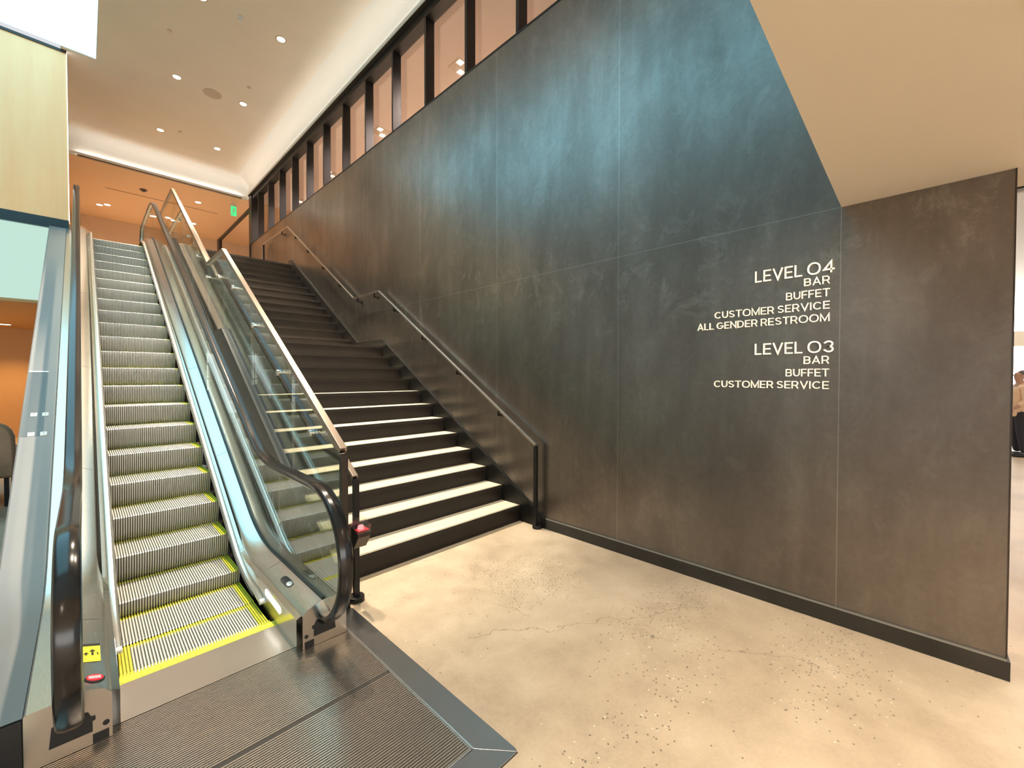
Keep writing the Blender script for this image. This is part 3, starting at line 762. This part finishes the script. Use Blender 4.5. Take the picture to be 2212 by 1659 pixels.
def ribbon(pts, wd):
    n = len(pts); out = []
    closed = math.hypot(pts[0][0]-pts[-1][0], pts[0][1]-pts[-1][1]) < 1e-4
    for i, (x, y) in enumerate(pts):
        def nr(a, b):
            L = math.hypot(b[0]-a[0], b[1]-a[1]) or 1; return (-(b[1]-a[1])/L, (b[0]-a[0])/L)
        if i in (0, n-1):
            if closed: a = nr(pts[-2], pts[-1]); b = nr(pts[0], pts[1])
            else: a = b = nr(pts[0], pts[1]) if i == 0 else nr(pts[-2], pts[-1])
        else: a = nr(pts[i-1], pts[i]); b = nr(pts[i], pts[i+1])
        sx, sy = a[0]+b[0], a[1]+b[1]; L = math.hypot(sx, sy) or 1; nx, ny = sx/L, sy/L
        k = min(2.6, 1/max(.2, nx*a[0]+ny*a[1]))
        out.append(((x+nx*wd/2*k, y+ny*wd/2*k), (x-nx*wd/2*k, y-ny*wd/2*k)))
    return out
def write(text, ya_, yb_, zb, cap, name, par):
    words = [[]]; x = 0
    for ch in text:
        if ch == ' ': x += .26; words.append([]); continue
        words[-1].append((ch, x)); x += GL[ch][0]+.14
    tot = x-.14; k = (ya_-yb_)/tot
    for adv in words: write_word(adv, k, ya_, zb, cap, name, par)
def write_word(adv, k, ya_, zb, cap, name, par):
    q = MB(); X0, X1 = WX-.013, WX-.0005
    for ch, x0 in adv:
        for st_ in GL[ch][1]:
            rb = ribbon(st_, TH)
            P = lambda u, v_, X: (X, ya_-(x0+u)*k, zb+v_*cap)
            for (a, b), (c, d) in zip(rb[:-1], rb[1:]):
                vs = [P(*a, X0), P(*b, X0), P(*d, X0), P(*c, X0), P(*a, X1), P(*b, X1), P(*d, X1), P(*c, X1)]
                q.add(vs, [(0, 1, 2, 3), (0, 4, 5, 1), (2, 6, 7, 3), (1, 5, 6, 2), (3, 7, 4, 0)])
    return q.build(name, M_LETTER, par)
s4 = thing('wall_lettering', 'cream lettering listing LEVEL 04, bar, buffet, customer service, all gender restroom', 'sign', (WX, .8, 1.95))
write('LEVEL 04', .846, .389, 2.282, .081, 'heading_word', s4)
for tx, a, zb in (('BAR', .552, 2.213), ('BUFFET', .654, 2.131), ('CUSTOMER SERVICE', 1.121, 2.049), ('ALL GENDER RESTROOM', 1.248, 1.968)):
    write(tx, a, .412, zb, .051, 'word', s4)
s3 = thing('wall_lettering', 'cream lettering listing LEVEL 03, bar, buffet, customer service, lower of two', 'sign', (WX, .8, 1.5))
write('LEVEL 03', .843, .388, 1.763, .079, 'heading_word', s3)
for tx, a, zb in (('BAR', .549, 1.691), ('BUFFET', .651, 1.607), ('CUSTOMER SERVICE', 1.121, 1.5245)):
    write(tx, a, .411, zb, .051, 'word', s3)

# ================================================================= LAMPS
def downlight(x, y, z, power, label, group, r=.055, col=WARM, lens=None, spot=2.1):
    t = thing('downlight', label, 'ceiling light', (x, y, z), group)
    q = MB(); n = 24
    ring = lambda rr, zz: [(x+rr*math.cos(2*PI*i/n), y+rr*math.sin(2*PI*i/n), zz) for i in range(n+1)]
    q.loft([ring(r*1.35, z-.001), ring(r*1.30, z-.006), ring(r*1.05, z-.006), ring(r*1.0, z-.002)]); q.build('trim_ring', M_RING, t, smooth=True)
    q = MB(); q.cyl((x, y, z-.005), 'z', r, .003, n); q.build('lens', lens or M_LENS, t)
    if power:
        d = bpy.data.lights.new('lamp', 'SPOT'); d.energy = power; d.color = col; d.shadow_soft_size = .06; d.spot_size = spot; d.spot_blend = .7
        o = bpy.data.objects.new('lamp', d); COL.objects.link(o); o.parent = t; o.location = (0, 0, -.02)
    return t
rows = {7.77: 'front', 10.16: 'middle', 12.60: 'rear', 5.35: 'near', 2.93: 'nearest'}
for y, r_ in rows.items():
    for x, c_ in ((1.295, 'left'), (2.385, 'right')):
        downlight(x, y, 7.30, L_COFFER*(1.0 if y < 3 else 4), 'round recessed downlight in the high beige ceiling, %s row, %s one' % (r_, c_), 'downlights in the high ceiling', r=.06, spot=1.05)
for i, (x, y) in enumerate(((-2.5, -1.2), (.6, -1.2), (2.6, -1.0), (-2.5, -3.6), (.6, -3.6), (2.6, -3.6), (1.9, -.30), (-.9, -.25))):  # out of view, added to light the lobby floor
    downlight(x, y, 2.691, L_LOW*4, 'unseen downlight added in the low ceiling behind the viewer, ' + ('leftmost of the middle row', 'centre of the middle row', 'rightmost of the middle row', 'leftmost of the back row', 'centre of the back row', 'rightmost of the back row', 'right one nearest the ceiling edge', 'left one nearest the ceiling edge')[i], 'added downlights in the low ceiling')
UP = [(2.409, 15.276, 'single downlight left of the green exit sign'), (.384, 17.62, 'left half of the downlight pair at the far left of the upper ceiling'), (.545, 17.45, 'right half of the downlight pair at the far left of the upper ceiling'),
      (1.53, 17.65, 'left half of the downlight pair seen through the escalator glass'), (1.70, 17.6, 'right half of the downlight pair seen through the escalator glass'), (2.627, 17.50, 'downlight low above the top of the glass guard')]
for x, y, lb in UP: downlight(x, y, 6.75, L_UPPER*4, lb, 'downlights in the upper level ceiling', r=.07, col=(1, .76, .52))
TW = ((4.45, 13.07, 'farthest twin downlight seen through the strip window, near the head of the stairs'), (4.45, 10.80, 'second twin downlight from the head of the stairs behind the strip window'), (4.45, 8.20, 'third twin downlight from the head of the stairs behind the strip window'),
      (4.45, 5.54, 'twin downlight seen through the strip window nearest the top of the photo'), (7.0, 5.5, 'twin downlight deep in the room behind the strip window, near one'), (7.0, 10.8, 'twin downlight deep in the room behind the strip window, far one'))
for x, y, lb in TW:
    t = thing('twin_downlight', lb, 'ceiling light', (x, y, 6.79), 'twin downlights behind the strip window')
    pbox('housing', M_RING, t, (x-.15, x+.15, y-.15, y+.15, 6.782, 6.79))
    for dx in (-.07, .07): pbox('lens', M_LENS, t, (x+dx-.045, x+dx+.045, y+dx*1.2-.045, y+dx*1.2+.045, 6.776, 6.782))
    d = bpy.data.lights.new('lamp', 'SPOT'); d.energy = L_BACK*4; d.color = (1, .82, .74); d.shadow_soft_size = .1; d.spot_size = 2.6; d.spot_blend = .8
    o = bpy.data.objects.new('lamp', d); COL.objects.link(o); o.parent = t; o.location = (0, 0, -.03)
downlight(-1.319, 15.80, 2.86, 260, 'warm downlight in the hall, seen just left of the grey cover panel', 'hall downlights', r=.10, col=(1, .55, .22))
for x, y in ((-2.8, 14.0), (-2.1, 12.6)):
    downlight(x, y, 2.86, 420, 'warm downlight hidden beyond the escalator, ' + ('farther one' if y == 14.0 else 'nearer one'), 'hall downlights', r=.10, col=(1, .55, .22))
for i, (x, y) in enumerate(((6.5, -1.6), (10.0, -1.6), (14.0, -2.4), (18, -2.4))):
    downlight(x, y, 4.60, 260, 'recessed downlight over the bright lobby, ' + ('nearest the wall end', 'second from the wall end', 'third from the wall end', 'nearest the far windows')[i], 'lobby downlights', r=.08, col=(1, .86, .7))
wt = downlight(1.20, -1.60, 2.691, 0, 'added unseen spotlight in the low ceiling brightening the wall lettering', 'added spotlight in the low ceiling', r=.04)  # spotlight added out of view to brighten the lettering
d = bpy.data.lights.new('lamp', 'SPOT'); d.energy = 950; d.color = (1, .90, .74); d.shadow_soft_size = .04; d.spot_size = .50; d.spot_blend = .9
o = bpy.data.objects.new('lamp', d); COL.objects.link(o); o.parent = wt; o.location = (0, 0, -.03)
o.rotation_euler = Vector((3.39-1.20, .86+1.60, 1.92-2.66)).to_track_quat('-Z', 'Y').to_euler()
# ceiling fittings
for nm, loc, sz, lb, rot in (('cove_light_strip', (WX-.034, 7.2, 6.785), (.066, 13.2), 'slim uplight strip along the head of the strip window', (0, math.radians(14), 0)), ('cove_light_strip', (1.6, 14.085, 6.785), (3.3, .066), 'slim uplight strip along the far edge of the high ceiling recess', (math.radians(-14), 0, 0))):
    t = thing(nm, lb, 'ceiling light', loc)
    pbox('profile', M_BLKM, t, (loc[0]-sz[0]/2, loc[0]+sz[0]/2, loc[1]-sz[1]/2, loc[1]+sz[1]/2, 6.772, 6.782))
    (pbox('front_lip', M_PAINTW, t, (loc[0]-.045, loc[0]-.033, .6, 13.8, 6.772, 6.825)) if sz[1] > 1 else pbox('front_lip', M_PAINTW, t, (-.21, 3.36, 14.040, 14.052, 6.772, 6.825)))
    area('lamp', (0, 0, .002), (math.pi+rot[0], rot[1], 0), sz[0], sz[1], L_COVE*max(sz), (1, .93, .82), t)
m = MB(); m.cyl((1.87, 10.24, 7.292), 'z', .155, .008, 40); tag(m.build('ceiling_speaker', mat('speaker_grille', (.42, .36, .29), .6)), 'round flush speaker grille in the high ceiling between downlights', 'speaker')
m = MB(); m.cyl((1.20, 15.34, 6.735), 'z', .085, .015, 24); m.cyl((1.20, 15.34, 6.70), 'z', .04, .035, 16); tag(m.build('smoke_detector', mat('detector_dark', (.05, .03, .025), .5)), 'small dark round detector on the warm upper ceiling', 'detector')
t = thing('sprinkler_head', 'small white pendent sprinkler on the high ceiling near the upper edge', 'sprinkler', (1.79, 7.75, 7.3))
m = MB(); m.cyl((1.79, 7.75, 7.285), 'z', .045, .015, 20); m.build('escutcheon', M_WHITE, t)
m = MB(); m.cyl((1.79, 7.75, 7.225), 'z', .018, .06, 12); m.cyl((1.79, 7.75, 7.218), 'z', .032, .006, 16); m.build('nozzle', M_WHITE, t)
for x, y, lb in ((1.62, 12.35, 'faint small round sensor cap near the rear ceiling downlights'), (2.33, 9.5, 'faint small round sensor cap beside the middle ceiling downlights'), (1.05, 8.9, 'faint small round sensor cap near the left edge of the high ceiling')):
    m = MB(); m.cyl((x, y, 7.292), 'z', .035, .008, 20); tag(m.build('sensor_cap', M_RING), lb, 'sensor', 'sensor caps in the high ceiling')
sbox('trim_8', mat('slot_dark', (.30, .2, .13), .6), (.47, 3.0, 15.88, 15.92, 6.744, 6.75), label='thin linear slot in the upper ceiling')
# exit sign
ex = thing('exit_sign', 'small green lit exit sign with running figure hanging at the head of the stairs', 'sign', (3.12, 14.45, 6.5))
pbox('housing', M_WHITE, ex, (3.045, 3.195, 14.44, 14.47, 6.32, 6.665)); pbox('hanger', M_WHITE, ex, (3.10, 3.12, 14.45, 14.46, 6.665, 6.75))
pbox('lit_face', M_GREEN, ex, (3.052, 3.188, 14.434, 14.44, 6.33, 6.60))
m = MB(); X = 14.4325
for pts in ([(3.115, 6.535), (3.135, 6.535), (3.135, 6.56), (3.115, 6.56)], [(3.10, 6.45), (3.135, 6.455), (3.14, 6.53), (3.11, 6.53)], [(3.10, 6.455), (3.115, 6.44), (3.09, 6.38), (3.075, 6.385)], [(3.12, 6.455), (3.135, 6.45), (3.165, 6.39), (3.15, 6.38)], [(3.14, 6.52), (3.17, 6.49), (3.165, 6.475), (3.135, 6.505)]):
    m.prism(pts, 'y', X-.001, X+.0015)
m.build('running_figure', M_WHITE, ex)

# ================================================================= FURNITURE AND PERSON
ch = thing('lounge_chair', 'brown upholstered lounge chair half hidden behind the sloping grey panel', 'chair', (-1.05, 8.3, 0))
m = MB()
bk = []
for i in range(13):
    t = PI*i/12; bk.append((-1.05+.45*math.copysign(abs(math.cos(t))**.5, math.cos(t)), .62+.44*math.sin(t)**.45))
bk = [(-.60, .36)]+bk+[(-1.50, .36)]
m.prism(bk, 'y', 7.95, 8.10); m.build('backrest', M_BROWN, ch, bevel=.03, smooth=True)
m = MB(); m.box(-1.49, -.61, 8.08, 8.85, .34, .50); m.build('seat', M_BROWN, ch, bevel=.04)
for x in (-1.48, -.70): m = MB(); m.box(x, x+.08, 8.05, 8.80, .5, .68); m.build('armrest', M_BROWN, ch, bevel=.03)
for x in (-1.42, -.70):
    for y in (8.03, 8.75): pbox('leg', M_BLACK, ch, (x, x+.04, y, y+.04, 0, .35))
tb = thing('side_table', 'low grey side table on a black base beside the brown chair', 'table', (-1.0, 7.4, 0))
pbox('table_top', M_GREYC, tb, (-1.3, -.70, 7.2, 7.75, .44, .48), bevel=.005); pbox('base', M_BLACK, tb, (-1.1, -.74, 7.35, 7.6, .0, .44))
nb = MB(); nb.box(-.86, -.72, 7.3, 7.5, .482, .56); tag(nb.build('napkin_box', M_WHITE, bevel=.01), 'small white box standing on the grey side table', 'box')

def skin(name, m_, bones, rad, parent, sub=2):
    idx = {}; vs = []; es = []
    for a, b in bones:
        for q_ in (a, b):
            if q_ not in idx: idx[q_] = len(vs); vs.append(rad[q_][0])
        es.append((idx[a], idx[b]))
    me_ = bpy.data.meshes.new(name); me_.from_pydata(vs, es, []); me_.update()
    me_.materials.append(m_)
    o_ = bpy.data.objects.new(name, me_); COL.objects.link(o_); o_.parent = parent
    md = o_.modifiers.new('skin', 'SKIN'); md.use_smooth_shade = True
    lay = me_.skin_vertices[0] if len(me_.skin_vertices) else None
    if lay is None:
        bpy.context.view_layer.objects.active = o_; bpy.ops.mesh.customdata_skin_add(); lay = me_.skin_vertices[0]
    for nme, i in idx.items():
        r_ = rad[nme][1]; lay.data[i].radius = (r_, r_) if not isinstance(r_, tuple) else r_
    lay.data[0].use_root = True
    sb = o_.modifiers.new('sub', 'SUBSURF'); sb.levels = sub; sb.render_levels = sub
    return o_
ps = thing('person', 'person in a pale orange shirt and dark trousers standing past the wall end', 'person', (13.3, -1.52, 0))
ps.rotation_euler = (0, 0, math.radians(12))
SKIN_ = mat('skin', (.55, .32, .22), .5); SHIRT = mat('orange_shirt', (.92, .68, .47), .7, noise=.08, nscale=12); TROU = mat('dark_trousers', (.02, .02, .03), .8); HAIR = mat('grey_hair', (.16, .15, .15), .7)
J = dict(pel=((0, 0, .93), .10), wai=((0, 0, 1.08), .105), che=((0, 0, 1.28), .155), shl=((0, -.0, 1.42), .10), nek=((0, .01, 1.50), .055), hd0=((0, .03, 1.585), .07), hd1=((0, .02, 1.66), .085), hd2=((0, .005, 1.71), .055),
         ls=((.19, 0, 1.40), .06), le=((.24, -.02, 1.13), .045), lw=((.22, .12, .92), .032), rs=((-.19, 0, 1.40), .06), re=((-.25, .0, 1.13), .045), rw=((-.20, .16, .97), .032),
         lh=((.08, 0, .84), .06), lk=((.10, .03, .49), .062), la=((.11, -.01, .09), .045), rh=((-.08, 0, .84), .06), rk=((-.12, .02, .49), .062), ra=((-.14, -.03, .09), .045))
body = skin('body', SKIN_, [('pel', 'wai'), ('wai', 'che'), ('che', 'shl'), ('shl', 'nek'), ('nek', 'hd0'), ('hd0', 'hd1'), ('hd1', 'hd2'), ('shl', 'ls'), ('ls', 'le'), ('le', 'lw'), ('shl', 'rs'), ('rs', 're'), ('re', 'rw'), ('pel', 'lh'), ('lh', 'lk'), ('lk', 'la'), ('pel', 'rh'), ('rh', 'rk'), ('rk', 'ra')], J, ps)
JS = {k: (v[0], (v[1] if not isinstance(v[1], tuple) else v[1][0])*1.16+.008) for k, v in J.items()}
JS['wai'] = ((0, 0, 1.08), .15); JS['pel'] = ((0, 0, .84), .175); JS['lw2'] = ((.225, .07, .99), .048); JS['rw2'] = ((-.215, .10, 1.03), .048); JS['nk2'] = ((0, .005, 1.46), .075)
JS['hem'] = ((0, 0, .80), .175)
skin('shirt', SHIRT, [('hem', 'pel'), ('pel', 'wai'), ('wai', 'che'), ('che', 'shl'), ('shl', 'nk2'), ('shl', 'ls'), ('ls', 'le'), ('le', 'lw2'), ('shl', 'rs'), ('rs', 're'), ('re', 'rw2')], JS, ps)
JS['pl2'] = ((0, 0, 1.04), .115); JS['pl3'] = ((0, 0, .92), .145); JS['lh'] = ((.085, 0, .82), .11); JS['rh'] = ((-.085, 0, .82), .11); JS['la'] = ((.11, -.01, .07), .065); JS['ra'] = ((-.14, -.03, .07), .065)
skin('trousers', TROU, [('pl3', 'pl2'), ('pl3', 'lh'), ('lh', 'lk'), ('lk', 'la'), ('pl3', 'rh'), ('rh', 'rk'), ('rk', 'ra')], JS, ps)
HJ = dict(a=((0, -.035, 1.63), .075), b=((0, -.015, 1.69), .083), c=((0, .03, 1.735), .06))
skin('hair', HAIR, [('a', 'b'), ('b', 'c')], HJ, ps)
FJ = dict(n0=((0, .095, 1.655), .012), n1=((0, .125, 1.625), .014), n2=((0, .108, 1.61), .010)); skin('nose', SKIN_, [('n0', 'n1'), ('n1', 'n2')], FJ, ps, 1)
for sx_ in (-1, 1):
    FJ = dict(a=((.083*sx_, .01, 1.66), .016), b=((.086*sx_, .0, 1.62), .012)); skin('ear', SKIN_, [('a', 'b')], FJ, ps, 1)
    m = MB(); m.cyl((.034*sx_, .092, 1.665), 'y', .009, .008, 10); o = m.build('eye', M_BLACK); o.parent = ps
    wq = J['lw' if sx_ > 0 else 'rw'][0]
    HJ = dict(w=(wq, .030), p=((wq[0], wq[1]+.04, wq[2]-.06), .036)); bones = [('w', 'p')]
    for i_ in range(4):
        HJ['f%d' % i_] = ((wq[0]+(i_-1.5)*.018, wq[1]+.06, wq[2]-.11), .010); HJ['g%d' % i_] = ((wq[0]+(i_-1.5)*.018, wq[1]+.075, wq[2]-.145+abs(i_-1.5)*.008), .008); bones += [('p', 'f%d' % i_), ('f%d' % i_, 'g%d' % i_)]
    HJ['t'] = ((wq[0]-.04*sx_, wq[1]+.06, wq[2]-.07), .010); bones.append(('p', 't'))
    skin('hand', SKIN_, bones, HJ, ps, 1)
    fx, fy_ = (.11, -.01) if sx_ > 0 else (-.14, -.03)
    m = MB(); m.box(fx-.05, fx+.05, fy_-.09, fy_+.19, 0, .075); o = m.build('shoe', M_BLACK, bevel=.025); o.parent = ps
m = MB(); m.box(-.03, .03, .098, .104, 1.592, 1.598); o = m.build('mouth', mat('lips', (.35, .12, .10), .5)); o.parent = ps

# ---------------------------------------------------------------- pieces of parts go one level deeper
def sub(parent, names):
    for o in [q for q in esc.children if q.name.split('.')[0] in names]:
        o.parent = parent; o.matrix_parent_inverse = Matrix()
def side(base, s_):     # the part of that name on the right (1) or left (-1) balustrade
    c = [q for q in esc.children if q.name.split('.')[0] == base]
    return c[0] if s_ > 0 else c[1]
def onside(q, s_): return (sum(v.co.x for v in q.data.vertices)/len(q.data.vertices) > XC) == (s_ > 0)
for s_ in (1, -1):
    deck = side('inner_deck', s_); plate = side('newel_front_plate', s_); belt = side('handrail_belt', s_); guard = side('skirt_guard', s_)
    for q in list(esc.children):
        b = q.name.split('.')[0]
        tgt = {'deck_seam': deck, 'handrail_inlet': plate, 'handrail_track': belt, 'guard_end_cap': guard, 'skirt_brush': guard}.get(b)
        if tgt and onside(q, s_): q.parent = tgt; q.matrix_parent_inverse = Matrix()
part = lambda n: next(q for q in esc.children if q.name.split('.')[0] == n)
sub(part('caution_sticker'), ('sticker_heading', 'sticker_symbols'))
sub(part('indicator_bezel'), ('indicator_lens', 'indicator_display'))
sub(part('key_switch_plate'), ('key_switch_button',))
sub(part('sloping_cover_panel'), ('sign_patch', 'sign_top_edge', 'sign_clip'))
